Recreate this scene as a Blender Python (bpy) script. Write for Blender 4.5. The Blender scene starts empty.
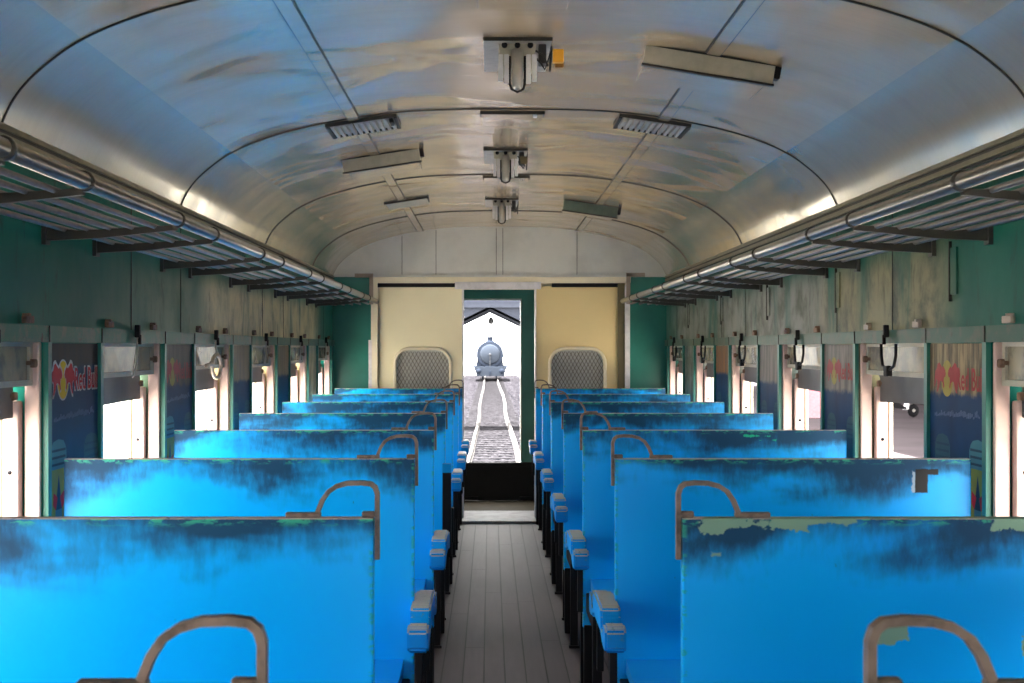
import bpy, math, random
from mathutils import Vector, Matrix
random.seed(7)
SC = bpy.context.scene
COL = SC.collection
PI = math.pi

# ------------------------------------------------------------------ helpers
class MB:
    """collects shapes, links them as ONE mesh object"""
    def __init__(self):
        self.v = []; self.f = []; self.m = []; self.sm = []
    def add(self, vs, fs, mi=0, smooth=False):
        b = len(self.v)
        self.v += [tuple(p) for p in vs]
        for f in fs:
            self.f.append([b + i for i in f]); self.m.append(mi); self.sm.append(smooth)
        return self
    def box(self, x0, x1, y0, y1, z0, z1, mi=0, bev=0.0):
        if x0 > x1: x0, x1 = x1, x0
        if y0 > y1: y0, y1 = y1, y0
        if z0 > z1: z0, z1 = z1, z0
        if bev <= 0:
            vs = [(x, y, z) for x in (x0, x1) for y in (y0, y1) for z in (z0, z1)]
            return self.add(vs, [(0,1,3,2),(4,6,7,5),(0,4,5,1),(2,3,7,6),(0,2,6,4),(1,5,7,3)], mi)
        bev = min(bev, (x1-x0)*.49, (y1-y0)*.49, (z1-z0)*.49)
        import bmesh
        bm = bmesh.new()
        bmesh.ops.create_cube(bm, size=1)
        for q in bm.verts:
            q.co = Vector((x0 + (q.co.x+.5)*(x1-x0), y0 + (q.co.y+.5)*(y1-y0), z0 + (q.co.z+.5)*(z1-z0)))
        bmesh.ops.bevel(bm, geom=list(bm.edges), offset=bev, segments=2, profile=.6, affect='EDGES')
        bm.verts.index_update()
        self.add([q.co for q in bm.verts], [[q.index for q in f.verts] for f in bm.faces], mi)
        bm.free()
        return self
    def tube(self, pts, r, n=8, mi=0, closed=False, flat=None):
        """round bar along a polyline; flat=(a,b) gives a flat bar, half sizes"""
        P = [Vector(p) for p in pts]; N = len(P); rings = []
        up = None
        for i in range(N):
            if closed: t = (P[(i+1) % N] - P[i-1])
            elif i == 0: t = P[1]-P[0]
            elif i == N-1: t = P[-1]-P[-2]
            else: t = (P[i+1]-P[i]).normalized() + (P[i]-P[i-1]).normalized()
            t.normalize()
            if up is None:
                up = Vector((0,1,0)) if abs(t.y) < .8 else Vector((0,0,1))
            a = t.cross(up).normalized(); b = a.cross(t).normalized()
            rr = r[i] if isinstance(r, (list, tuple)) else r
            ring = []
            for k in range(n):
                th = 2*PI*k/n + (PI/4 if n == 4 else 0)
                c, s = math.cos(th), math.sin(th)
                if flat:
                    sx = flat[0]*(1 if c > 0 else -1); sy = flat[1]*(1 if s > 0 else -1)
                    ring.append(P[i] + a*sx + b*sy)
                else: ring.append(P[i] + a*rr*c + b*rr*s)
            rings.append(ring)
        vs = [q for R in rings for q in R]; fs = []
        M = N if closed else N-1
        for i in range(M):
            j = (i+1) % N
            for k in range(n):
                l = (k+1) % n
                fs.append((i*n+k, j*n+k, j*n+l, i*n+l))
        if not closed:
            fs.append(tuple(range(n))); fs.append(tuple((N-1)*n+k for k in reversed(range(n))))
        return self.add(vs, fs, mi, smooth=(n > 4 and not flat))
    def prism(self, poly, axis, a, b, mi=0):
        """polygon (2-D) pushed along axis from a to b.  axis x: (y,z); y: (x,z); z: (x,y)"""
        def P(p, t):
            return (t, p[0], p[1]) if axis == 'x' else (p[0], t, p[1]) if axis == 'y' else (p[0], p[1], t)
        n = len(poly)
        vs = [P(p, a) for p in poly] + [P(p, b) for p in poly]
        fs = [tuple(range(n))[::-1], tuple(range(n, 2*n))] + [(i, (i+1) % n, n+(i+1) % n, n+i) for i in range(n)]
        return self.add(vs, fs, mi)
    def lathe(self, prof, c, axis='z', n=24, mi=0):
        """prof: (radius, along)"""
        vs = []; fs = []
        for r, t in prof:
            for k in range(n):
                th = 2*PI*k/n; x, y = r*math.cos(th), r*math.sin(th)
                q = (x, y, t) if axis == 'z' else (x, t, y) if axis == 'y' else (t, x, y)
                vs.append((c[0]+q[0], c[1]+q[1], c[2]+q[2]))
        for i in range(len(prof)-1):
            for k in range(n):
                l = (k+1) % n
                fs.append((i*n+k, i*n+l, (i+1)*n+l, (i+1)*n+k))
        fs.append(tuple(range(n))[::-1]); fs.append(tuple((len(prof)-1)*n+k for k in range(n)))
        return self.add(vs, fs, mi, smooth=True)
    def build(self, name, mats, parent=None, loc=(0,0,0)):
        import bmesh
        me = bpy.data.meshes.new(name)
        me.from_pydata(self.v, [], self.f)
        if not isinstance(mats, (list, tuple)): mats = [mats]
        for m in mats: me.materials.append(m)
        me.polygons.foreach_set('material_index', self.m)
        me.polygons.foreach_set('use_smooth', self.sm)
        bm = bmesh.new(); bm.from_mesh(me)
        bmesh.ops.recalc_face_normals(bm, faces=bm.faces); bm.to_mesh(me); bm.free()
        me.update()
        o = bpy.data.objects.new(name, me); COL.objects.link(o)
        o.location = loc
        if parent is not None: o.parent = parent
        return o

def tag(o, label=None, cat=None, group=None, kind=None):
    if label: o['label'] = label
    if cat: o['category'] = cat
    if group: o['group'] = group
    if kind: o['kind'] = kind
    return o
def empty(name, loc=(0,0,0)):
    o = bpy.data.objects.new(name, None); COL.objects.link(o); o.location = loc
    o.empty_display_size = .1
    return o
def copy_tree(o, parent=None):
    c = o.copy(); COL.objects.link(c)
    if parent is not None: c.parent = parent
    for ch in list(o.children): copy_tree(ch, c)
    return c

# ------------------------------------------------------------------ material helpers
class NT:
    def __init__(self, name):
        self.mat = bpy.data.materials.new(name); self.mat.use_nodes = True
        self.t = self.mat.node_tree; self.t.nodes.clear()
        self.out = self.t.nodes.new('ShaderNodeOutputMaterial')
        self.b = self.t.nodes.new('ShaderNodeBsdfPrincipled')
        self.t.links.new(self.b.outputs[0], self.out.inputs[0])
    def put(self, sock, val):
        if isinstance(val, bpy.types.NodeSocket): self.t.links.new(val, sock)
        elif isinstance(val, (tuple, list)) and sock.type == 'RGBA' and len(val) == 3: sock.default_value = (*val, 1)
        else: sock.default_value = val
    def n(self, typ, out=0, props=None, **ins):
        nd = self.t.nodes.new('ShaderNode' + typ)
        for k, v in (props or {}).items(): setattr(nd, k, v)
        for k, v in ins.items():
            key = int(k[1:]) if k[0] == 'i' and k[1:].isdigit() else k.replace('_', ' ')
            self.put(nd.inputs[key], v)
        return nd.outputs[out]
    def math(self, op, a, b=0.0, c=0.0, clamp=False):
        return self.n('Math', props=dict(operation=op, use_clamp=clamp), i0=a, i1=b, i2=c)
    def mix(self, f, a, b):
        nd = self.t.nodes.new('ShaderNodeMix'); nd.data_type = 'RGBA'
        self.put(nd.inputs[0], f); self.put(nd.inputs[6], a); self.put(nd.inputs[7], b)
        return nd.outputs[2]
    def ss(self, x, lo, hi):
        return self.n('MapRange', props=dict(interpolation_type='SMOOTHSTEP', clamp=True), Value=x, From_Min=lo, From_Max=hi)
    def coord(self, which='Object'):
        tc = self.t.nodes.new('ShaderNodeTexCoord'); return tc.outputs[which]
    def pos(self):
        g = self.t.nodes.new('ShaderNodeNewGeometry'); return g.outputs['Position']
    def normal(self):
        g = self.t.nodes.new('ShaderNodeNewGeometry'); return g.outputs['Normal']
    def rnd(self):
        g = self.t.nodes.new('ShaderNodeObjectInfo'); return g.outputs['Random']
    def xyz(self, v):
        s = self.t.nodes.new('ShaderNodeSeparateXYZ'); self.t.links.new(v, s.inputs[0]); return s.outputs
    def scale(self, v, s, off=None):
        return self.n('Mapping', Vector=v, Scale=s, Location=off if off is not None else (0,0,0))
    def noise(self, v, sc=5., det=4., rough=.55, dist=0., w=None):
        if w is not None:
            return self.n('TexNoise', props=dict(noise_dimensions='4D'), Vector=v, W=w, Scale=sc, Detail=det, Roughness=rough, Distortion=dist)
        return self.n('TexNoise', Vector=v, Scale=sc, Detail=det, Roughness=rough, Distortion=dist)
    def bump(self, h, strength=.2, dist=.01):
        return self.n('Bump', Height=h, Strength=strength, Distance=dist)
    def fin(self, color=None, rough=None, metal=None, normal=None, **kw):
        b = self.b.inputs
        if color is not None: self.put(b['Base Color'], color)
        if rough is not None: self.put(b['Roughness'], rough)
        if metal is not None: self.put(b['Metallic'], metal)
        if normal is not None: self.put(b['Normal'], normal)
        for k, v in kw.items(): self.put(b[k.replace('_', ' ')], v)
        return self.mat

def plain(name, c, rough=.5, metal=0., var=.15, sc=12., dark=.6, spec=.35):
    """paint or metal with slight mottling"""
    N = NT(name); p = N.coord()
    f = N.noise(p, sc, 5, .6)
    f = N.ss(f, .35, .75)
    col = N.mix(N.math('MULTIPLY', f, var*3, clamp=True), c, tuple(x*dark for x in c))
    return N.fin(col, rough, metal, N.bump(N.noise(p, sc*6, 3), .08, .003), Specular_IOR_Level=spec)

M = {}
M['black_iron'] = plain('black_iron', (.012, .011, .013), .55, spec=.12)
M['rust'] = plain('rusty_iron', (.24, .145, .10), .7, .2, .3, 60, .45)
M['brown_bar'] = plain('brown_worn_bar', (.19, .14, .115), .5, .3, .33, 38, .35)
M['dark_bar'] = plain('dark_olive_bar', (.055, .052, .045), .45, .2)
M['moulding'] = plain('olive_moulding', (.19, .175, .12), .45, .1, .2, 12, .6)
M['seam'] = plain('dark_seam', (.03, .028, .025), .6)
M['cream'] = plain('cream_paint', (.74, .58, .29), .35, 0, .08, 3, .8)
M['cream_glow'] = plain('cream_paint_with_glow', (.92, .83, .56), .35, 0, .08, 3, .85)  # window glow on the left leaf put into a paler cream
M['cream_pale'] = plain('pale_cream_paint', (.84, .75, .56), .4, 0, .12, 5, .75)
M['bulkhead'] = plain('bulkhead_grey_white', (.66, .66, .62), .4, 0, .2, 3.5, .72)
M['white'] = plain('white_worn_paint', (.74, .72, .74), .5, 0, .2, 14, .6)
M['sill_grey'] = plain('sill_grey_white', (.40, .39, .41), .6, 0, .25, 10, .6, spec=.1)
M['green'] = plain('door_green', (.012, .17, .13), .35, 0, .2, 4, .6)
M['green_dark'] = plain('vestibule_green', (.014, .15, .135), .35, 0, .2, 4, .6)
M['olive'] = plain('olive_shadow_gap', (.12, .10, .05), .5)
M['pink'] = plain('pale_pink_post', (.66, .48, .43), .4, 0, .12, 20, .7)
M['red_post'] = plain('red_pink_post', (.68, .22, .25), .4)
M['dull_steel'] = plain('dull_steel', (.52, .49, .45), .38, .55, .2, 25, .6)
M['rack_rail'] = plain('rack_rail_steel', (.19, .18, .165), .3, .7, .2, 20, .6)
M['rack_slat'] = plain('rack_slat_steel', (.15, .145, .145), .35, .6, .2, 20, .6)
M['bright_steel'] = plain('bright_steel', (.55, .53, .50), .30, .6, .12, 30, .7)
M['fix_grey'] = plain('fixture_grey', (.50, .47, .38), .45, .3, .2, 12, .65)
M['fix_green'] = plain('fixture_green', (.16, .21, .17), .45, .2, .2, 12, .6)
M['fix_pink'] = plain('fixture_pinkish', (.40, .33, .27), .45, .3, .2, 12, .65)
M['orange'] = plain('orange_plastic', (.85, .40, .03), .35, 0, .1)
M['orange_dark'] = plain('dark_orange_plastic', (.25, .11, .02), .4)
M['navy'] = plain('navy_print', (.012, .030, .085), .25, 0, .2, 6, .6)
M['shutter'] = plain('dark_grey_shutter', (.085, .085, .09), .45, .2, .2, 8, .6)
M['cloth_rope'] = plain('pale_rope', (.72, .60, .50), .7, 0, .2, 60, .5)
M['wire'] = plain('dark_wire', (.03, .03, .035), .5)

def bench_paint(name, patches=(), grime=1.0):
    N = NT(name); p = N.coord(); X, Y, Z = N.xyz(p)
    r = N.math('MULTIPLY', N.rnd(), 40.)
    big = N.noise(N.scale(p, (2.6, 2.6, 6)), 1.2, 3, .55, .3, w=r)
    fine = N.noise(N.scale(p, (34, 34, 12)), 1.5, 5, .7, 0, w=r)
    # sooty hands-and-heads dirt under the top edge
    h = N.math('DIVIDE', N.math('SUBTRACT', Z, .946), .10)
    h = N.math('ADD', h, N.math('MULTIPLY', N.math('SUBTRACT', big, .5), 4.2))
    h = N.math('ADD', h, N.math('MULTIPLY', N.math('SUBTRACT', fine, .5), 1.1))
    g = N.ss(h, -.25, 1.0)
    top = N.ss(Z, .86, .97)
    g = N.math('MULTIPLY', N.math('MULTIPLY', g, top), .90*grime)
    blue = N.mix(N.ss(N.noise(p, 2.2, 2, .5, 0, w=r), .35, .7), (.0, .41, .98), (.0, .36, .94))
    specks = N.ss(N.noise(p, 55, 2, .5, 0, w=r), .74, .78)
    blue = N.mix(N.math('MULTIPLY', specks, .45), blue, (.03, .06, .09))
    col = N.mix(g, blue, (.004, .012, .024))
    # green undercoat chips near the edges
    chip = N.noise(N.scale(p, (14, 14, 40)), 2.0, 4, .65, .4, w=r)
    ez = N.ss(Z, 1.030, 1.047)
    ex = N.ss(N.math('ABSOLUTE', X), .011, .004)
    e = N.math('MAXIMUM', ez, N.math('MULTIPLY', ex, .6))
    cm = N.math('MULTIPLY', e, N.ss(chip, .50, .58))
    col = N.mix(cm, col, (.03, .36, .24))
    spot = N.math('MULTIPLY', N.ss(N.noise(N.scale(p, (9, 9, 22)), 1.6, 5, .7, .3, w=N.math('ADD', r, 9.)), .70, .73), N.ss(Z, .97, 1.0))
    col = N.mix(N.math('MULTIPLY', spot, .8), col, (.02, .42, .27))
    # bare pale lip on the very top
    lip = N.math('MULTIPLY', N.ss(Z, 1.0465, 1.0475), N.ss(chip, .30, .45))
    col = N.mix(N.math('MULTIPLY', lip, .9), col, (.50, .44, .43))
    wn = N.noise(N.scale(p, (1, 1, 1)), 14, 6, .72)
    for (cx, cz, hx, hz, warp, c) in patches:
        dx = N.math('SUBTRACT', N.math('ABSOLUTE', N.math('SUBTRACT', X, cx)), hx)
        dz = N.math('SUBTRACT', N.math('ABSOLUTE', N.math('SUBTRACT', Z, cz)), hz)
        d = N.math('ADD', N.math('MAXIMUM', dx, dz), N.math('MULTIPLY', N.math('SUBTRACT', wn, .5), warp))
        col = N.mix(N.ss(d, .002, -.002), col, c)
    ro = N.math('ADD', .30, N.math('MULTIPLY', g, .25))
    return N.fin(col, ro, 0., N.bump(N.noise(p, 9, 3, .5, 0, w=r), .06, .02), Specular_IOR_Level=.20)
PG = (.19, .33, .25)
M['bench'] = bench_paint('blue_bench_paint')
def seat_paint():
    N = NT('blue_seat_paint_greyed'); p = N.coord(); X, Y, Z = N.xyz(p)
    f = N.noise(N.scale(p, (2.2, 3, 3)), 2.0, 5, .65, .3, w=N.math('MULTIPLY', N.rnd(), 30.))
    a = N.math('ABSOLUTE', Y)
    mid = N.math('MULTIPLY', N.ss(a, .05, .10), N.ss(a, .46, .43))
    ends = N.ss(N.math('ABSOLUTE', X), .35, .5)
    m = N.math('MULTIPLY', N.math('MULTIPLY', mid, ends), N.ss(f, .30, .46))
    col = N.mix(m, (.0, .30, .82), (.30, .25, .20))  # grey-brown area added to cut the blue bounce onto the ceiling
    return N.fin(col, .45, 0., N.bump(f, .08, .01))
M['seat'] = seat_paint()
M['bench_peel'] = bench_paint('blue_paint_peeled_to_pale_green', [
    (.135, 1.038, .090, .012, .10, PG), (.26, 1.046, .06, .006, .06, PG), (.44, 1.049, .14, .002, .02, PG), (.70, 1.040, .13, .010, .10, PG), (.062, .983, .006, .001, .03, PG),
    (.386, .842, .028, .018, .045, PG), (.372, .832, .016, .014, .03, PG), (.655, .815, .034, .018, .06, PG)])
M['bench_scuff'] = bench_paint('blue_paint_with_dark_scuff', [
    (.840, .985, .006, .030, .04, (.25, .36, .48)), (.860, .987, .018, .034, .012, (.008, .010, .013)), (.885, 1.012, .022, .008, .012, (.008, .010, .013))])
M['bench_smear'] = bench_paint('blue_paint_with_green_smears', [
    (.66, 1.026, .05, .002, .05, (.01, .45, .25)), (.70, 1.010, .03, .001, .05, (.01, .45, .25))])

def arm_paint():
    N = NT('blue_armrest_paint'); p = N.coord(); nz = N.xyz(N.normal())[2]
    w = N.math('MULTIPLY', N.ss(nz, .66, .88), N.ss(N.noise(p, 30, 4, .6), .24, .36))
    col = N.mix(w, (.0, .30, .83), (.44, .44, .40))
    ch = N.math('MULTIPLY', N.ss(N.noise(p, 45, 4, .7), .60, .66), N.ss(nz, -.3, .5))
    col = N.mix(N.math('MULTIPLY', ch, .7), col, (.10, .20, .16))
    return N.fin(col, .42, 0., N.bump(N.noise(p, 60, 3), .1, .003), Specular_IOR_Level=.12)
M['arm'] = arm_paint()
def up_arm():
    N = NT('armrest_underside_black'); z = N.xyz(N.coord())[2]
    return N.fin(N.mix(N.ss(z, .783, .788), (.008, .007, .009), (.0, .24, .66)), .5, Specular_IOR_Level=.1)
M['arm_up'] = up_arm()

def wall_paint(name, side):
    """glossy green enamel, turning cream in streaks along set zones"""
    N = NT(name); p = N.pos(); X, Y, Z = N.xyz(p)
    st = N.noise(N.scale(p, (1, 1.7, .35)), 1.6, 5, .6, .4)
    blot = N.noise(p, 5., 6, .65, .3)
    green = N.mix(N.ss(N.noise(p, 1.3, 3), .35, .7), (.007, .130, .098), (.011, .172, .130))
    if side < 0:
        zone = N.math('MULTIPLY', N.ss(Y, 6.3, 6.75), N.ss(Y, 11.0, 10.4))
        zone2 = N.math('MULTIPLY', N.ss(Y, 4.6, 6.0), N.ss(Y, 6.9, 6.4))
        low = N.ss(Z, 1.72, 1.60)
        m = N.math('MULTIPLY', zone, N.ss(st, .30, .45))
        m = N.math('ADD', m, N.math('MULTIPLY', zone2, .22))
        cream = N.mix(N.ss(blot, .4, .7), (.80, .68, .38), (.42, .38, .23))
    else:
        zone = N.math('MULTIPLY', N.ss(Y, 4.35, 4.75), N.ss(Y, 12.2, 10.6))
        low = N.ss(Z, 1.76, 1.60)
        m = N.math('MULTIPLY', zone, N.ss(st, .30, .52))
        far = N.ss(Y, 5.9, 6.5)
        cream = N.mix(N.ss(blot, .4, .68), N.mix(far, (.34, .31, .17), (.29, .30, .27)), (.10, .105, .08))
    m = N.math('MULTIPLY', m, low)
    if side > 0:                                     # shade on the right wall mixed into its paint
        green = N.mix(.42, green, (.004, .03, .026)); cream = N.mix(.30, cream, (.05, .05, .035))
    col = N.mix(N.math('MULTIPLY', m, .92), green, cream)
    dirt = N.math('MULTIPLY', N.ss(N.noise(N.scale(p, (1, 2.2, .8)), 4, 6, .7, .5), .54, .72), .65)
    col = N.mix(dirt, col, (.025, .035, .028))
    return N.fin(col, N.math('ADD', .34, N.math('MULTIPLY', blot, .2)), 0., N.bump(N.noise(p, 3.2, 3), .12, .03), Specular_IOR_Level=.06)
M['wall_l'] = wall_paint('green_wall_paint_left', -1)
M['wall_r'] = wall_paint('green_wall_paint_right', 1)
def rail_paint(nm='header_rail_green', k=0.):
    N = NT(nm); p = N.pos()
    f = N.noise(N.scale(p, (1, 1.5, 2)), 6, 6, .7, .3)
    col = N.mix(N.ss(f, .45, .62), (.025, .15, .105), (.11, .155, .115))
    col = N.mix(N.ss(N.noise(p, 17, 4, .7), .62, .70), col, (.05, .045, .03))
    col = N.mix(k, col, (.02, .028, .022))  # k blends shade into the rail colour
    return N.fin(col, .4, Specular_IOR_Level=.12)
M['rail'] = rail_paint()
M['rail_shaded'] = rail_paint('header_rail_shaded', .5)  # right rail, darkened in its colour to read as shaded

def ceiling_metal(name, base, rough, wav, painted=0., wsc=(1.0, 1.5, 1.0)):
    N = NT(name); p = N.pos()
    br = N.noise(N.scale(p, (.8, 9, 1)), 5, 6, .7)          # brushed across the car
    sm = N.noise(N.scale(p, wsc), 1.3, 1.5, .4, .6)   # buckled sheet
    bl = N.noise(N.scale(p, (1.4, 2.6, 1)), 2.0, 2.5, .5, .3)
    col = N.mix(N.math('MULTIPLY', N.ss(br, .40, .80), .16), base, tuple(c*.6 for c in base))
    col = N.mix(N.math('MULTIPLY', N.ss(bl, .45, .8), .3), col, tuple(c*.62 for c in base))
    ro = N.math('ADD', rough, N.math('MULTIPLY', N.ss(bl, .35, .7), .05))
    ro = N.math('ADD', ro, N.math('MULTIPLY', N.math('SUBTRACT', br, .5), .03))
    h = N.math('ADD', sm, N.math('MULTIPLY', br, .003))
    return N.fin(col, ro, 1.-painted, N.bump(h, wav, .10))
M['ceil'] = ceiling_metal('brushed_steel_ceiling', (.585, .465, .325), .185, .50, .56, (1.3, 1.1, 1.3))
M['cove'] = ceiling_metal('dull_cove_metal', (.48, .44, .345), .16, .30, .52, (1.2, .35, 1.2))

def floor_wood():
    N = NT('grey_floor_boards'); p = N.pos(); X, Y, Z = N.xyz(p)
    w = .0875
    u = N.math('DIVIDE', N.math('ADD', X, 3.), w)
    fr = N.math('FRACT', u); idx = N.math('FLOOR', u)
    rnd = N.n('TexWhiteNoise', props=dict(noise_dimensions='1D'), W=idx)
    gap = N.math('MAXIMUM', N.ss(fr, .045, .015), N.ss(fr, .955, .985))
    off = N.math('MULTIPLY', rnd, 3.)
    yj = N.math('FRACT', N.math('DIVIDE', N.math('ADD', Y, off), 2.4))
    gap = N.math('MAXIMUM', gap, N.math('MULTIPLY', N.ss(yj, .003, .001), .8))
    gr = N.noise(N.scale(p, (26, 1.4, 1)), 1.4, 6, .65, .2, w=N.math('MULTIPLY', rnd, 20.))
    bl = N.noise(N.scale(p, (4, 1.2, 1)), 1.5, 5, .6)
    col = N.mix(gr, (.036, .029, .033), (.086, .069, .075))
    col = N.mix(N.math('MULTIPLY', rnd, .6), col, (.036, .028, .031))
    col = N.mix(N.math('MULTIPLY', N.ss(bl, .42, .66), .6), col, (.045, .036, .039))
    col = N.mix(gap, col, (.012, .010, .010))
    hh = N.math('SUBTRACT', N.math('MULTIPLY', gr, .15), gap)
    return N.fin(col, .62, 0., N.bump(hh, .4, .006), Specular_IOR_Level=.12)
M['floor'] = floor_wood()
M['vest_floor'] = plain('brown_vestibule_floor', (.06, .05, .035), .7, spec=.05)
def ballast():
    N = NT('ballast_stones'); p = N.pos()
    vo = N.n('TexVoronoi', Vector=N.scale(p, (1, .3, 1)), Scale=7.)
    v2 = N.noise(N.scale(p, (1, .25, 1)), 7, 6, .75)
    col = N.mix(N.ss(v2, .38, .66), (.003, .003, .004), (.042, .040, .046))
    col = N.mix(N.ss(vo, .35, .1), col, (.008, .008, .010))
    return N.fin(col, .8, 0., N.bump(v2, .6, .1), Specular_IOR_Level=0.)
M['ballast'] = ballast()
M['dust'] = plain('pale_dusty_ground', (.40, .375, .33), .9, 0, .2, .4, .8, spec=.0)
M['yard'] = plain('grey_yard_ground', (.10, .084, .091), .9, 0, .2, .3, .7, spec=.0)
M['sleeper'] = plain('dark_sleeper', (.030, .029, .032), .8, spec=.0)
M['railhead'] = plain('polished_rail', (.11, .105, .105), .4, 0, spec=.0)
M['roof_sheet'] = plain('shed_roof_sheet', (.030, .034, .046), .6, spec=.0)
M['loco'] = plain('loco_grey_black', (.019, .024, .036), .55, 0, .15, 1.5, .75, spec=.0)  # blue lift in the black stands for haze over the engine
M['loco_pale'] = plain('loco_pale_grey', (.028, .034, .046), .6, 0, .15, 1.5, .8, spec=.0)
M['loco_white'] = plain('loco_white', (.05, .053, .06), .5, spec=.0)
M['dusty_glass'] = NT('dusty_glass').fin((.36, .33, .27), .22, 0., Alpha=.82)
def zinc():
    N = NT('dusty_sash_with_reflection'); p = N.pos()
    col = N.mix(N.ss(N.noise(N.scale(p, (1,3,3)), 3, 5, .6), .4, .62), (.33, .29, .20), (.14, .135, .12))  # beige patches stand for reflections in the dirty glass
    return N.fin(col, .25)
M['sash'] = zinc()

# ------------------------------------------------------------------ dimensions (metres, eye at the origin in plan, +Y along the car)
EYE = 1.36; F = 1500.; VX, VY = 490., 348.
LW, RW = -1.235, 1.385          # inner faces of the side walls
CX = (LW+RW)/2
YB, YE = -3.2, 11.78            # behind the camera, end wall
WT = .10                        # wall thickness
ZS, ZH, ZR = .74, 1.376, 1.422  # sill, window head, header rail top
ZT = 1.93                       # wall top
WIN = [(4.74+1.487*k, 5.635+1.488*k) for k in range(-5, 5)]   # near / far edge of each window
def at(px, py, Y):
    return Vector(((px-VX)*Y/F, Y, EYE-(py-VY)*Y/F))

def structure(o): o['kind'] = 'structure'; return o

# ------------------------------------------------------------------ floor, ground
f = structure(MB().box(LW-WT, RW+WT, YB-.1, 11.86, -.06, 0).build('floor', M['floor']))
# ------------------------------------------------------------------ ceiling
half = [(0,2.314),(.3,2.309),(.5,2.295),(.7,2.264),(.88,2.224),(1.02,2.178),(1.12,2.130),(1.19,2.080),(1.245,2.030),(1.283,1.978),(1.312,1.915)]
def cr(pts, n=5):
    out = []
    P = [pts[0]] + pts + [pts[-1]]
    P[0] = (-pts[1][0], pts[1][1])
    for i in range(1, len(P)-2):
        for k in range(n):
            t = k/n
            q = []
            for c in (0, 1):
                a, b, cc, d = P[i-1][c], P[i][c], P[i+1][c], P[i+2][c]
                q.append(.5*((2*b)+(-a+cc)*t+(2*a-5*b+4*cc-d)*t*t+(-a+3*b-3*cc+d)*t**3))
            out.append(tuple(q))
    out.append(pts[-1]); return out
hs = cr(half)
prof = [(CX-x, z) for x, z in reversed(hs)] + [(CX+x, z) for x, z in hs[1:]]
def ceil_z(x):
    for (a, za), (b, zb) in zip(prof, prof[1:]):
        if a <= x <= b: return za+(zb-za)*(x-a)/(b-a)
    return ZT
mb = MB(); n = len(prof)
ys = [YB-.1, 1., 4., 7., 10., YE+.1]
outer = [(CX+(x-CX)*1.06, z+.06) for x, z in prof]
for pr, flip in ((prof, 0), (outer, 1)):
    vs = [(x, y, z) for y in ys for x, z in pr]
    for j in range(len(ys)-1):
        for i in range(n-1):
            xm = abs((pr[i][0]+pr[i+1][0])/2-CX)
            b = len(mb.v)
            mb.add([vs[j*n+i], vs[j*n+i+1], vs[(j+1)*n+i+1], vs[(j+1)*n+i]], [(0,1,2,3)], 1 if xm > 1.10 else 0, True)
import bmesh
me = bpy.data.meshes.new('ceiling'); me.from_pydata(mb.v, [], mb.f)
me.materials.append(M['ceil']); me.materials.append(M['cove'])
me.polygons.foreach_set('material_index', mb.m); me.polygons.foreach_set('use_smooth', mb.sm)
bm = bmesh.new(); bm.from_mesh(me); bmesh.ops.remove_doubles(bm, verts=bm.verts, dist=1e-5); bm.to_mesh(me); bm.free()
co = bpy.data.objects.new('ceiling', me); COL.objects.link(co); structure(co)
tn = [0]
def trim(mb, m):
    tn[0] += 1
    return structure(mb.build('trim_%d' % tn[0], m))
for y in (-.7, 1.55, 3.78, 5.97, 8.22, 10.4):       # sheet joints across the ceiling
    trim(MB().tube([(x, y, z-.001) for x, z in prof], .0045, 6), M['seam'])
for sx in (-1, 1):                                   # cover strips along the ceiling
    x = CX+sx*.62; z = ceil_z(x); sl = (ceil_z(x+.02)-ceil_z(x-.02))/.04
    mb = MB()
    for a, b, t, mi in ((-.026, .026, .003, 1), (-.021, .021, .006, 0)):
        mb.prism([(x+a, z+a*sl+.002), (x+b, z+b*sl+.002), (x+b, z+b*sl-t), (x+a, z+a*sl-t)], 'y', YB, YE, mi)
    trim(mb, [M['ceil'], M['seam']])
for sx, w in ((-1, LW), (1, RW)):                    # mouldings where wall meets cove
    mb = MB()
    mb.box(w+sx*.02, w-sx*.012, YB, YE, 1.912, 1.926, 0)
    mb.box(w+sx*.02, w-sx*.004, YB, YE, 1.900, 1.912, 1)
    mb.box(w+sx*.02, w-sx*.012, YB, YE, 1.884, 1.900, 0)
    mb.box(w+sx*.02, w-sx*.003, YB, YE, 1.878, 1.884, 1)
    trim(mb, [M['moulding'], M['seam']])

# ------------------------------------------------------------------ side walls
def side_wall(name, s, w, m):
    mb = MB(); o = w+s*WT
    mb.box(w, o, YB, YE+.1, -.3, ZS)
    mb.box(w, o, YB, YE+.1, ZH, ZT+.03)
    edges = [YB] + [e for ab in WIN for e in ab] + [YE+.1]
    for i in range(0, len(edges), 2):
        if edges[i+1] > edges[i]: mb.box(w, o, edges[i], edges[i+1], ZS, ZH)
    mb.box(w, w-s*.012, YB, YE, ZH, ZR, 1)           # header rail
    for k, (a, b) in enumerate(WIN):                 # joints and battens of the panelling above the rail
        for y in ((a+.42,) if k % 2 else (a-.24,)):
            mb.box(w, w-s*.002, y-.003, y+.003, ZR, 1.88, 2)
        if s > 0:
            mb.box(w, w-s*.006, a-.30, a-.24, 1.52, 1.66)
            mb.box(w, w-s*.009, a-.242, a-.236, 1.50, 1.68, 2)
        for y in (a-.015, b+.015):
            mb.box(w-s*.012, w-s*.0145, y-.003, y+.003, ZH, ZR, 2)
    return structure(mb.build(name, [m, M['rail'] if s < 0 else M['rail_shaded'], M['seam']]))
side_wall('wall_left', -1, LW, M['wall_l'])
side_wall('wall_right', 1, RW, M['wall_r'])

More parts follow.
